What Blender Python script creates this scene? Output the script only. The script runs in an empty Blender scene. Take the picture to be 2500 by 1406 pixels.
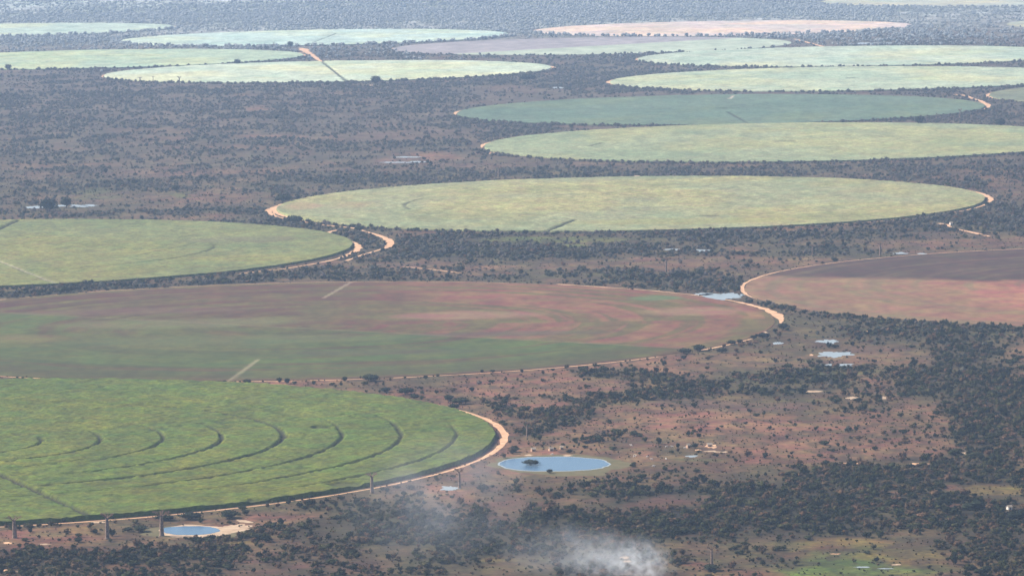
import bpy, math, random
import numpy as np
from mathutils import Vector, Matrix

random.seed(7)
RNG = np.random.default_rng(11)
scene = bpy.context.scene
COL = scene.collection
R_ = math.radians

# ------------------------------------------------------------------ camera
# The plain is flat; the aircraft is 500 m above it.
H = 500.0
F_PX = 11211.0            # focal length for a 2500 px wide frame
PITCH = math.atan((703 + 357) / F_PX)
ROLL = R_(0.96)
CP, SP = math.cos(PITCH), math.sin(PITCH)
CR, SR = math.cos(ROLL), math.sin(ROLL)

def at(px, py):
    """ground point seen at photograph position px, py"""
    u, v = px - 1250.0, py - 703.0
    u, v = u * CR - v * SR, u * SR + v * CR
    dx, dy, dz = u, F_PX * CP - v * SP, -F_PX * SP - v * CP
    t = H / -dz
    return dx * t, dy * t

def slant(px, py):
    x, y = at(px, py)
    return math.sqrt(x * x + y * y + H * H)

def mpp(px, py):
    """metres per photograph pixel at the ground seen there"""
    return slant(px, py) / F_PX

def to_px(x, y, z=0.0):
    dz = z - H
    w = y * CP - dz * SP
    up = y * SP + dz * CP
    u, v = F_PX * x / w, -F_PX * up / w
    return u * CR + v * SR + 1250, -u * SR + v * CR + 703

cam_d = bpy.data.cameras.new("camera")
cam = bpy.data.objects.new("camera", cam_d)
COL.objects.link(cam)
cam_d.sensor_width = 36.0
cam_d.lens = 36.0 * F_PX / 2500.0
cam_d.clip_start = 1.0
cam_d.clip_end = 200000.0
right = Vector((1, 0, 0)); up = Vector((0, SP, CP)); back = Vector((0, -CP, SP))
r2 = right * CR + up * (-SR)
u2 = right * SR + up * CR
cam.matrix_world = Matrix(((r2.x, u2.x, back.x, 0), (r2.y, u2.y, back.y, 0), (r2.z, u2.z, back.z, H), (0, 0, 0, 1)))
scene.camera = cam

# ------------------------------------------------------------------ helpers
def tag(o, label=None, cat=None, group=None, kind=None):
    if label: o["label"] = label
    if cat: o["category"] = cat
    if group: o["group"] = group
    if kind: o["kind"] = kind
    return o

def link(name, me, parent=None, loc=(0, 0, 0), rz=0.0):
    o = bpy.data.objects.new(name, me)
    COL.objects.link(o)
    if parent: o.parent = parent
    o.location = loc
    o.rotation_euler = (0, 0, rz)
    return o

def empty(name, loc, rz=0.0):
    return link(name, None, None, loc, rz)

def mesh_np(name, V, Fq, mat, cols=None, smooth=False, tri=False):
    """mesh from arrays; Fq is an (n,4) or (n,3) int array"""
    me = bpy.data.meshes.new(name)
    V = np.ascontiguousarray(V, dtype=np.float32)
    Fq = np.ascontiguousarray(Fq, dtype=np.int32)
    k = Fq.shape[1]
    me.vertices.add(len(V)); me.vertices.foreach_set("co", V.ravel())
    me.loops.add(Fq.size); me.loops.foreach_set("vertex_index", Fq.ravel())
    me.polygons.add(len(Fq))
    me.polygons.foreach_set("loop_start", np.arange(0, Fq.size, k, dtype=np.int32))
    try: me.polygons.foreach_set("loop_total", np.full(len(Fq), k, dtype=np.int32))
    except Exception: pass
    if smooth: me.polygons.foreach_set("use_smooth", np.ones(len(Fq), dtype=bool))
    me.update(calc_edges=True)
    if cols is not None:
        a = me.attributes.new("Col", 'FLOAT_COLOR', 'POINT')
        c4 = np.ones((len(V), 4), dtype=np.float32); c4[:, :3] = cols
        a.data.foreach_set("color", c4.ravel())
    me.materials.append(mat)
    return me

class MB:
    """collects pieces of mixed size into one mesh"""
    def __init__(s): s.v = []; s.f = []
    def add(s, V, Fs):
        n = len(s.v); s.v += [tuple(p) for p in V]; s.f += [tuple(i + n for i in f) for f in Fs]
    def box(s, x0, x1, y0, y1, z0, z1):
        V = [(x, y, z) for z in (z0, z1) for y in (y0, y1) for x in (x0, x1)]
        s.add(V, [(0, 2, 3, 1), (4, 5, 7, 6), (0, 1, 5, 4), (2, 6, 7, 3), (0, 4, 6, 2), (1, 3, 7, 5)])
    def tube(s, pts, rads, n=8, cap=True, wob=0.0):
        rings = []
        for i, p in enumerate(pts):
            p = Vector(p)
            a = Vector(pts[max(i - 1, 0)]); b = Vector(pts[min(i + 1, len(pts) - 1)])
            d = (b - a).normalized() if (b - a).length > 1e-6 else Vector((0, 0, 1))
            e = d.cross(Vector((0.3, 1, 0.1))).normalized(); g = d.cross(e)
            rings.append([tuple(p + (e * math.cos(t) + g * math.sin(t)) * rads[i] * (1 + wob * random.uniform(-1, 1)))
                          for t in [2 * math.pi * k / n for k in range(n)]])
        V = [q for r in rings for q in r]; Fs = []
        for i in range(len(pts) - 1):
            for k in range(n):
                a, b = i * n + k, i * n + (k + 1) % n
                Fs.append((a, b, b + n, a + n))
        if cap:
            Fs.append(tuple(range(n))[::-1]); Fs.append(tuple((len(pts) - 1) * n + k for k in range(n)))
        s.add(V, Fs)
    def build(s, name, mat, parent=None, smooth=False):
        me = bpy.data.meshes.new(name); me.from_pydata(s.v, [], s.f); me.update()
        if smooth:
            for p in me.polygons: p.use_smooth = True
        me.materials.append(mat)
        return link(name, me, parent)
    def mesh(s, name, mat):
        me = bpy.data.meshes.new(name); me.from_pydata(s.v, [], s.f); me.update(); me.materials.append(mat)
        return me

# value noise ------------------------------------------------------------
def _hash(ix, iy, seed):
    h = (ix.astype(np.int64) * 374761393 + iy.astype(np.int64) * 668265263 + seed * 1442695041) & 0xffffffff
    h = ((h ^ (h >> 13)) * 1274126177) & 0xffffffff
    h = ((h ^ (h >> 16)) * 2246822519) & 0xffffffff
    return ((h ^ (h >> 13)) & 0xffffff) / float(0xffffff)

def vn(x, y, s, seed=0, sy=None):
    x = np.asarray(x, float) / s; y = np.asarray(y, float) / (sy or s)
    ix = np.floor(x); iy = np.floor(y); fx = x - ix; fy = y - iy
    fx = fx * fx * (3 - 2 * fx); fy = fy * fy * (3 - 2 * fy)
    a = _hash(ix, iy, seed); b = _hash(ix + 1, iy, seed); c = _hash(ix, iy + 1, seed); d = _hash(ix + 1, iy + 1, seed)
    return (a * (1 - fx) + b * fx) * (1 - fy) + (c * (1 - fx) + d * fx) * fy

def fbm(x, y, s, seed=0, o=3, sy=None):
    t = 0; w = 1.0; W = 0
    for i in range(o):
        k = 2.1 ** i
        t = t + w * vn(x, y, s / k, seed + 17 * i, (sy / k) if sy else None); W += w; w *= 0.55
    return t / W

def sst(a, b, x):
    t = np.clip((x - a) / (b - a), 0, 1); return t * t * (3 - 2 * t)

def mixc(a, b, t):
    t = np.asarray(t)[..., None]; return a * (1 - t) + b * t

# ------------------------------------------------------------------ materials
def new_mat(name):
    m = bpy.data.materials.new(name); m.use_nodes = True
    nt = m.node_tree; b = nt.nodes.get("Principled BSDF")
    b.inputs["Roughness"].default_value = 0.95
    b.inputs["Specular IOR Level"].default_value = 0.15
    return m, nt, b

def mat_attr(name, scale, amount, scale2=None, bump=0.0):
    """base colour from the baked soil / crop colour, broken up by fine noise in metres"""
    m, nt, b = new_mat(name)
    N = nt.nodes; L = nt.links
    at_ = N.new("ShaderNodeAttribute"); at_.attribute_name = "Col"
    g = N.new("ShaderNodeNewGeometry")
    n1 = N.new("ShaderNodeTexNoise"); n1.inputs["Scale"].default_value = 1.0 / scale; n1.inputs["Detail"].default_value = 6; n1.inputs["Roughness"].default_value = 0.7
    L.new(g.outputs["Position"], n1.inputs["Vector"])
    mr = N.new("ShaderNodeMapRange"); mr.inputs["From Min"].default_value = 0.3; mr.inputs["From Max"].default_value = 0.7
    mr.inputs["To Min"].default_value = 1 - amount; mr.inputs["To Max"].default_value = 1 + amount
    L.new(n1.outputs["Fac"], mr.inputs["Value"])
    n2 = N.new("ShaderNodeTexNoise"); n2.inputs["Scale"].default_value = 1.0 / (scale2 or scale * 4); n2.inputs["Detail"].default_value = 3
    L.new(g.outputs["Position"], n2.inputs["Vector"])
    hs = N.new("ShaderNodeHueSaturation")
    mh = N.new("ShaderNodeMapRange"); mh.inputs["From Min"].default_value = 0.35; mh.inputs["From Max"].default_value = 0.65
    mh.inputs["To Min"].default_value = 0.475; mh.inputs["To Max"].default_value = 0.525
    L.new(n2.outputs["Fac"], mh.inputs["Value"]); L.new(mh.outputs["Result"], hs.inputs["Hue"])
    L.new(mr.outputs["Result"], hs.inputs["Value"]); L.new(at_.outputs["Color"], hs.inputs["Color"])
    L.new(hs.outputs["Color"], b.inputs["Base Color"])
    if bump:
        bp = N.new("ShaderNodeBump"); bp.inputs["Strength"].default_value = 1.0; bp.inputs["Distance"].default_value = bump
        L.new(n1.outputs["Fac"], bp.inputs["Height"]); L.new(bp.outputs["Normal"], b.inputs["Normal"])
    return m

def mat_noise(name, c1, c2, scale, rough=0.95, bump=0.0, detail=5):
    m, nt, b = new_mat(name); N = nt.nodes; L = nt.links
    g = N.new("ShaderNodeNewGeometry")
    n1 = N.new("ShaderNodeTexNoise"); n1.inputs["Scale"].default_value = 1.0 / scale; n1.inputs["Detail"].default_value = detail
    n1.inputs["Roughness"].default_value = 0.65
    L.new(g.outputs["Position"], n1.inputs["Vector"])
    cr = N.new("ShaderNodeValToRGB"); cr.color_ramp.elements[0].position = 0.35; cr.color_ramp.elements[1].position = 0.65
    cr.color_ramp.elements[0].color = (*c1, 1); cr.color_ramp.elements[1].color = (*c2, 1)
    L.new(n1.outputs["Fac"], cr.inputs["Fac"]); L.new(cr.outputs["Color"], b.inputs["Base Color"])
    b.inputs["Roughness"].default_value = rough
    if bump:
        bp = N.new("ShaderNodeBump"); bp.inputs["Distance"].default_value = bump
        L.new(n1.outputs["Fac"], bp.inputs["Height"]); L.new(bp.outputs["Normal"], b.inputs["Normal"])
    return m

def mat_leaf(name, stops, noise_scale=1.6, vary=1.0):
    """foliage: each plant has its own tone (object random), clumps vary inside it"""
    m, nt, b = new_mat(name); N = nt.nodes; L = nt.links
    oi = N.new("ShaderNodeObjectInfo")
    cr = N.new("ShaderNodeValToRGB"); e = cr.color_ramp.elements
    e[0].position = stops[0][0]; e[0].color = (*stops[0][1], 1); e[1].position = stops[-1][0]; e[1].color = (*stops[-1][1], 1)
    for p, c in stops[1:-1]:
        k = e.new(p); k.color = (*c, 1)
    L.new(oi.outputs["Random"], cr.inputs["Fac"])
    g = N.new("ShaderNodeNewGeometry")
    n1 = N.new("ShaderNodeTexNoise"); n1.inputs["Scale"].default_value = 1 / noise_scale; n1.inputs["Detail"].default_value = 3
    L.new(g.outputs["Position"], n1.inputs["Vector"])
    mr = N.new("ShaderNodeMapRange"); mr.inputs["From Min"].default_value = 0.3; mr.inputs["From Max"].default_value = 0.7
    mr.inputs["To Min"].default_value = 1 - .4 * vary; mr.inputs["To Max"].default_value = 1 + .45 * vary
    L.new(n1.outputs["Fac"], mr.inputs["Value"])
    hs = N.new("ShaderNodeHueSaturation"); L.new(cr.outputs["Color"], hs.inputs["Color"]); L.new(mr.outputs["Result"], hs.inputs["Value"])
    L.new(hs.outputs["Color"], b.inputs["Base Color"])
    return m

M_ground = mat_attr("dry_soil", 7.0, 0.62, 30)
M_crop = mat_attr("cane_leaves", 4.0, 0.55, 26, bump=0.7)
M_low = mat_attr("low_crop", 7.0, 0.22, 40)
M_sand = mat_noise("pale_sand", (0.36, 0.200, 0.112), (0.55, 0.34, 0.20), 9)
M_sandw = mat_noise("white_sand", (0.27, 0.18, 0.115), (0.42, 0.31, 0.21), 8)
M_mud = mat_noise("pond_margin", (0.075, 0.068, 0.028), (0.115, 0.092, 0.045), 14)
M_bush = mat_leaf("bush_leaves", [(0.0, (0.008, 0.011, 0.003)), (0.25, (0.016, 0.020, 0.006)), (0.45, (0.032, 0.036, 0.010)), (0.62, (0.050, 0.046, 0.015)), (0.82, (0.074, 0.046, 0.022)), (1.0, (0.115, 0.062, 0.034))])
M_hazed_bush = mat_leaf("hazed_scrub_leaves", [(0.0, (0.062, 0.066, 0.044)), (0.5, (0.096, 0.090, 0.068)), (1.0, (0.150, 0.118, 0.100))], 6, .5)  # grey lifted to imitate haze over the mid-distance bushes
M_hazed_tree = mat_leaf("hazed_wood_leaves", [(0.0, (0.28, 0.29, 0.29)), (0.5, (0.33, 0.34, 0.335)), (1.0, (0.38, 0.385, 0.38))], 10, .15)  # pale grey puts haze into the far trees' own colour
M_tree = mat_leaf("tree_leaves", [(0.0, (0.008, 0.012, 0.007)), (0.5, (0.013, 0.019, 0.009)), (1.0, (0.024, 0.028, 0.012))])
M_bark = mat_noise("baobab_bark", (0.11, 0.072, 0.052), (0.28, 0.20, 0.16), 1.5, bump=0.15)
M_wood = mat_noise("dark_wood", (0.06, 0.045, 0.035), (0.12, 0.09, 0.07), 0.8)
M_twig = mat_noise("baobab_twigs", (0.13, 0.08, 0.055), (0.22, 0.14, 0.10), 1.0)
M_thatch = mat_noise("thatch", (0.30, 0.22, 0.15), (0.50, 0.40, 0.30), 0.6)
M_clay = mat_noise("clay_wall", (0.40, 0.24, 0.16), (0.55, 0.36, 0.25), 0.9)
M_lime = mat_noise("limewash", (0.62, 0.55, 0.48), (0.78, 0.72, 0.65), 0.8)
M_door = mat_noise("door_wood", (0.10, 0.05, 0.03), (0.16, 0.08, 0.05), 0.5)
M_hide = mat_noise("cattle_hide", (0.60, 0.52, 0.45), (0.78, 0.72, 0.66), 0.6)
M_horn = mat_noise("horn", (0.12, 0.10, 0.08), (0.25, 0.22, 0.18), 0.3)

def mat_water(name, col, rough):
    m, nt, b = new_mat(name); N = nt.nodes; L = nt.links
    b.inputs["Base Color"].default_value = (*col, 1); b.inputs["Roughness"].default_value = rough
    b.inputs["IOR"].default_value = 1.33; b.inputs["Specular IOR Level"].default_value = 0.3
    g = N.new("ShaderNodeNewGeometry"); n = N.new("ShaderNodeTexNoise"); n.inputs["Scale"].default_value = 0.8; n.inputs["Detail"].default_value = 3
    L.new(g.outputs["Position"], n.inputs["Vector"])
    bp = N.new("ShaderNodeBump"); bp.inputs["Strength"].default_value = 0.3; bp.inputs["Distance"].default_value = 0.02
    L.new(n.outputs["Fac"], bp.inputs["Height"]); L.new(bp.outputs["Normal"], b.inputs["Normal"])
    return m
M_water = mat_water("pond_water", (0.06, 0.11, 0.17), 0.25)
M_milky = mat_water("silty_water", (0.22, 0.25, 0.26), 0.35)

# ------------------------------------------------------------------ the fields: centre x, centre y, radius
FIELDS = {
 'A': (-507.1, 3924.0, 490.0), 'B': (-225.0, 4889.1, 504.6), 'C': (171.4, 6547.8, 504.3), 'D': (-714.0, 5894.9, 509.0),
 'E': (760.1, 5207.9, 494.0), 'F': (476.7, 7857.2, 519.7), 'G': (409.5, 8878.7, 509.0), 'H': (741.6, 9983.9, 520.1),
 'I': (842.8, 11059.1, 530.0), 'K': (607.7, 12953.7, 534.3), 'L': (217.8, 11921.9, 516.8), 'M': (-420.8, 10720.5, 520.6),
 'N': (-1049.8, 11598.9, 531.8), 'O': (-535.2, 12744.1, 536.0), 'P': (-1510.1, 13698.2, 514.6),
}
# two more seen only at the right edge
sx, sy = at(2420, 238); FIELDS['S'] = (sx + 516, sy + 8, 515.0)
sx, sy = at(2462, 62); FIELDS['T'] = (sx + 520, sy + 10, 520.0)
sx, sy = at(2003, 8); FIELDS['U'] = (sx + 620, sy + 15, 620.0)

# ------------------------------------------------------------------ soil and vegetation map
SOIL = {k: np.array(v) * np.array((.45, .34, .245)) for k, v in dict(
    pink=(0.275, 0.175, 0.130), tan=(0.255, 0.195, 0.125), red=(0.19, 0.105, 0.075), olive=(0.125, 0.125, 0.062),
    scrub=(0.235, 0.215, 0.250), hazed_grove=(.66, .90, 1.22), green=(0.11, 0.19, 0.045), lime=(0.19, 0.30, 0.055), dark=(0.060, 0.052, 0.034), purple=(0.155, 0.105, 0.095), grey=(0.21, 0.195, 0.17),  # far woodland soil is brightened here to imitate haze
    mauve=(0.21, 0.155, 0.145), ochre=(0.26, 0.23, 0.075)).items()}
# photograph position of the middle, half sizes, bush density, soil, how strongly
BLOBS = [
 (600,1385,1000,60,.62,'dark',.55),(1250,1300,500,60,.6,'dark',.4),(2350,1250,300,140,.8,'dark',.4),(2300,960,280,120,.5,'olive',.3),
 (1400,1275,520,62,.98,'dark',.7),(1900,1255,380,75,.98,'dark',.7),(1100,1340,300,50,.8,'olive',.5),(850,1240,180,30,.75,'olive',.3),
 (2420,960,130,150,.98,'dark',.5),(2350,1120,190,80,.92,'dark',.5),(2440,1310,110,90,.97,'dark',.7),(2200,1190,200,40,.85,'dark',.4),
 (2290,930,110,40,.85,'olive',.5),(1550,960,170,42,.98,'olive',.6),(1520,915,120,14,.95,'olive',.6),(1900,925,160,20,.85,'olive',.6),
 (2010,905,80,10,.7,'green',.4),(2000,960,90,10,.5,'olive',.4),
 (1330,1010,85,38,.85,'olive',.3),(1450,1075,90,18,.7,None,0),(1560,1070,60,12,.7,None,0),(1290,1075,40,22,.85,'olive',.3),
 (2250,805,270,16,.92,'olive',.6),(2430,870,90,40,.8,'olive',.4),
 (300,1348,300,16,1.0,'dark',.8),(250,1372,320,14,.9,'dark',.7),(60,1385,200,25,.95,'dark',.6),(650,1300,150,20,.85,'dark',.4),(150,1285,130,9,.95,'dark',.5),(700,1375,200,25,.6,'purple',.5),
 (1000,1215,70,14,.75,'olive',.3),(960,1290,150,30,.75,'olive',.4),
 (60,711,130,9,1.0,'dark',.8),(300,693,150,8,1.0,'dark',.8),(520,679,120,8,1.0,'dark',.7),(690,664,90,8,.95,'olive',.5),(790,655,80,9,.85,'olive',.4),
 (900,590,40,16,.98,'olive',.6),(1080,600,130,26,.98,'olive',.6),(1300,615,160,18,.95,'olive',.6),(1550,610,200,14,.85,'olive',.5),(1350,590,300,9,.6,'olive',.5),
 (1420,672,120,9,.85,'olive',.6),(1600,678,120,12,.85,'olive',.6),(1700,610,100,14,.7,'olive',.4),(900,668,140,14,.75,'olive',.3),(1100,685,200,5,.7,'olive',.5),
 (1750,690,90,10,.85,'olive',.6),(1950,580,330,10,.9,'olive',.5),(2330,545,90,16,.97,'olive',.7),(2450,540,90,36,1.0,'olive',.8),(1950,615,120,9,.85,'olive',.4),
 (2200,575,180,9,.7,'olive',.4),(760,555,90,8,.9,'olive',.5),(830,560,60,6,.8,'olive',.5),(1700,725,60,5,.8,'dark',.4),(1860,745,40,10,.9,'olive',.6),(1980,775,80,16,.35,'olive',.8),
 (1250,425,320,14,.8,'olive',.5),(1700,420,300,12,.75,'olive',.5),(1150,450,200,6,.85,'olive',.5),(2150,415,250,14,.7,'olive',.4),(2400,440,150,30,.6,'red',.4),
 (700,470,60,16,.85,'olive',.4),(500,520,400,7,.85,'olive',.4),(120,505,110,10,.5,'olive',.5),(300,455,350,20,.6,'olive',.5),(900,440,200,14,.8,'olive',.4),
 (300,285,400,20,.6,None,0),(700,285,60,5,.95,'olive',.6),(150,340,100,7,.9,'olive',.5),(800,350,60,5,.8,'olive',.4),(60,292,60,7,.8,'olive',.5),
 (1250,20,1300,28,.9,'olive',.5),(250,98,300,9,.85,'olive',.4),(600,222,500,8,.75,'olive',.3),(1300,205,250,8,.75,'olive',.4),(1700,222,300,3,.9,'olive',.4),
 (1450,165,150,14,.7,'olive',.4),(900,135,200,8,.65,'olive',.3),(2200,80,250,14,.75,'mauve',.5),(2400,280,120,14,.7,'purple',.5),(1230,325,110,10,.8,'olive',.5),
 (1450,1180,150,16,.8,'olive',.3),(1600,1195,170,12,.8,'olive',.3),(1760,1150,90,16,.7,None,0),(1800,1060,110,12,.75,'olive',.3),(1950,1110,120,10,.6,None,0),(1900,1030,60,8,.7,None,0),(1330,1195,60,10,.7,'olive',.3),
 # open ground
 (1250,945,230,26,.06,'pink',.9),(1240,915,130,8,.05,'red',.7),(1380,985,60,14,.1,'pink',.9),(1640,1010,140,26,.10,'pink',.9),(1750,975,160,16,.12,'mauve',.7),(1950,1040,260,36,.16,'pink',.8),
 (2150,1010,120,24,.10,'pink',.8),(2100,1090,180,24,.14,'pink',.7),(1700,1065,120,16,.14,'tan',.7),(2060,870,60,12,.04,'tan',.7),(2190,870,110,26,.06,'tan',.8),(2160,850,70,8,.06,'purple',.7),(1850,880,90,14,.22,'tan',.6),
 (1750,835,150,16,.12,'olive',.7),(1520,1130,110,20,.05,'tan',.7),(1680,1120,60,14,.10,'tan',.8),(1640,1165,180,16,.35,'pink',.6),(1300,1165,120,8,.35,'olive',.5),(1250,1185,120,16,.4,'red',.6),
 (1600,1232,160,12,.12,'red',.8),(1700,1220,120,8,.15,'purple',.7),(1180,1225,60,30,.12,'purple',.6),(1050,1170,90,8,.4,'purple',.6),
 (150,1335,150,11,.04,'red',.8),(120,1305,60,7,.2,'olive',.6),(230,1298,60,8,.1,'ochre',.5),(680,1262,110,14,.10,'pink',.7),(540,1262,120,5,.3,'red',.6),(550,1320,60,5,.2,'ochre',.6),(340,1395,120,8,.4,'red',.6),
 (960,960,120,6,.15,'pink',.8),(1090,990,70,10,.25,'pink',.8),(880,940,90,6,.08,'olive',.6),(1180,1030,30,20,.2,'tan',.6),
 (1430,650,260,8,.22,'tan',.8),(1200,655,90,7,.25,'pink',.7),(1850,640,190,10,.20,'tan',.7),(2320,595,160,9,.05,'pink',.9),(2050,600,160,5,.2,'tan',.6),(2280,575,120,6,.10,'purple',.6),
 (1550,630,90,6,.4,'mauve',.5),(1700,655,120,5,.2,'pink',.8),(1150,672,60,5,.1,'pink',.6),(600,745,5,2,.1,'tan',.5),(960,640,60,8,.45,'mauve',.6),
 (1000,392,70,9,.15,'mauve',.8),(1080,378,60,7,.12,'pink',.8),(650,332,90,3,.2,'pink',.7),(600,320,60,3,.2,'tan',.5),(380,322,90,4,.3,'tan',.4),(1230,400,140,5,.35,'mauve',.6),(640,265,40,5,.1,'pink',.8),(240,485,60,5,.3,'green',.5),(450,475,30,6,.25,'green',.7),(250,470,30,6,.3,'green',.5),(350,495,60,5,.4,'olive',.5),
 (580,360,150,3,.3,'pink',.5),(1250,215,60,6,.25,'mauve',.5),(520,420,180,7,.4,'pink',.5),(900,410,80,6,.4,'mauve',.5),(150,400,160,7,.4,'pink',.4),(1000,330,200,14,.4,'mauve',.6),(800,250,200,6,.4,'mauve',.4),(300,420,200,9,.5,'mauve',.5),
 (2050,1345,150,12,.08,'ochre',.7),(1950,1358,90,7,.05,'red',.7),(2060,1385,240,26,.04,'green',.8),(2010,1390,190,17,.02,'green',.95),(1890,1389,60,11,.0,'lime',.9),(2180,1368,120,10,.03,'ochre',.8),(2220,1388,90,13,.04,'lime',.6),(2290,1345,60,20,.3,'olive',.6),(1750,1395,60,12,.4,'red',.6),(2320,1405,120,7,.1,'red',.7),
 (2440,1205,110,12,.03,'ochre',.8),(2430,1225,60,8,.1,'olive',.8),(2190,1205,20,4,.1,'pink',.5),(2320,1205,20,12,.1,'pink',.6),(2330,1245,30,8,.1,'red',.7),
 (1330,590,110,7,.06,'lime',.85),(1395,601,40,3,.02,'lime',.9),(1480,592,130,3,.1,'lime',.5),(1520,630,40,3,.2,'lime',.3),
 (2200,1128,50,7,.05,'olive',.6),(1720,1122,60,6,.03,'green',.55),(2040,884,40,6,.05,'red',.6),(2480,1120,30,30,.6,'pink',.5),(1180,1365,50,8,.15,'ochre',.6),(1640,1385,60,14,.12,'red',.6),
]
BW = []
for b in BLOBS:
    cx, cy = at(b[0], b[1]); m = mpp(b[0], b[1])
    y0 = at(b[0], b[1] + b[3])[1]; y1 = at(b[0], b[1] - b[3])[1]
    BW.append((cx, cy, b[2] * m, (y1 - y0) / 2, b[4], SOIL[b[5]] if b[5] else None, b[6]))

def terrain(x, y):
    """returns vegetation density 0..1 and soil colour at ground points"""
    x = np.asarray(x, float); y = np.asarray(y, float)
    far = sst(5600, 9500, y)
    wv = (fbm(x, y, 55, 31, 3, sy=80) - .5) * 2.2
    wx = x + 40 * (fbm(x, y, 160, 5) - .5) * 2; wy = y + 120 * (fbm(x, y, 260, 6) - .5) * 2
    big = fbm(x, y, 330, 1, 4, sy=620); mid = fbm(x, y, 75, 2, 3, sy=150); sm = fbm(x, y, 22, 3, 3, sy=34)
    dens = np.clip(0.22 + 1.1 * (big - .40), 0.05, 1) * (1 - far) + far * np.clip(.62 + 1.0 * (big - .5), .1, 1)
    c = mixc(SOIL['tan'], SOIL['pink'], sst(.35, .65, mid))
    c = mixc(c, SOIL['olive'], sst(.42, .68, fbm(x, y, 120, 9, 3, sy=300)) * .8)
    c = mixc(c, SOIL['scrub'], far * .82); c = mixc(c, SOIL['olive'] * .75, sst(4300, 5600, y) * .45); c = mixc(c, SOIL['hazed_grove'], sst(11500, 15500, y) * .9)
    c = mixc(c, SOIL['red'], sst(.55, .75, fbm(x, y, 60, 12, 3, sy=150)) * .45); c = mixc(c, SOIL['hazed_grove'], sst(11500, 15500, y) * .9)  # ground pales with distance, haze painted into the soil colour
    for cx, cy, rx, ry, d, s, w in BW:
        q = ((wx - cx) / rx) ** 2 + ((wy - cy) / ry) ** 2
        k = q < 4.0
        if not k.any(): continue
        g = np.where(k, 1 - sst(.35, 1.9, q + wv), 0)
        if d is not None: dens = dens * (1 - g) + g * d
        if s is not None: c = mixc(c, s, g * w)
    # clumping of the bush
    cl = fbm(x, y, 46, 21, 3, sy=70)
    k = sst(.38, .60, cl + (dens - .5) * .46)
    veg = dens * (.12 + .88 * k)
    # grass and litter: mottling of the soil itself at several sizes
    c = c * (0.60 + 0.72 * mid)[..., None]
    c = c * (0.40 + 1.10 * sm)[..., None]
    c = mixc(c, SOIL['dark'] * 1.1, sst(.50, .68, fbm(x, y, 15, 41, 3, sy=26)) * .6)
    c = mixc(c, c * np.array([.62, .74, .58]), np.clip(veg * 1.1, 0, 1) * .75)
    return veg, c

# ------------------------------------------------------------------ ground: one sheet out to the horizon
yr = np.concatenate([np.linspace(-6000, 2600, 14), 1 / np.linspace(1 / 2700.0, 1 / 24000.0, 1050), np.geomspace(25500, 90000, 26)])
tr = np.linspace(-1, 1, 900)
outer = np.array([1.12, 1.35, 1.8, 3.0, 6.0, 12.0])
def row_x(y):
    yy = max(min(y, 24000.0), 2700.0)
    half = 0.128 * yy + 160
    ex = 4000 + 6 * half
    return np.concatenate([-half - (outer[::-1] - 1) / 11 * 80000, tr * half, half + (outer - 1) / 11 * 80000])
X = np.stack([row_x(y) for y in yr]); Y = np.repeat(yr[:, None], X.shape[1], 1)
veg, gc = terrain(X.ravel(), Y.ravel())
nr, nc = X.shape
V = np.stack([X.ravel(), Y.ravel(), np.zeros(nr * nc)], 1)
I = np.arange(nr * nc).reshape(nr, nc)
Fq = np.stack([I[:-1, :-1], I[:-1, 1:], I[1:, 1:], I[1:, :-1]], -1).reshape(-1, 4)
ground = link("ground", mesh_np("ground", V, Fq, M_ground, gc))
tag(ground, kind="structure")
del X, Y, V, I, Fq, veg, gc

# ------------------------------------------------------------------ circular fields
def px_line(p, q):
    return at(*p), at(*q)

def seg_d(x, y, a, b):
    ax, ay = a; bx, by = b; dx, dy = bx - ax, by - ay; L2 = dx * dx + dy * dy
    t = np.clip(((x - ax) * dx + (y - ay) * dy) / L2, 0, 1)
    return np.hypot(x - ax - t * dx, y - ay - t * dy)

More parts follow.
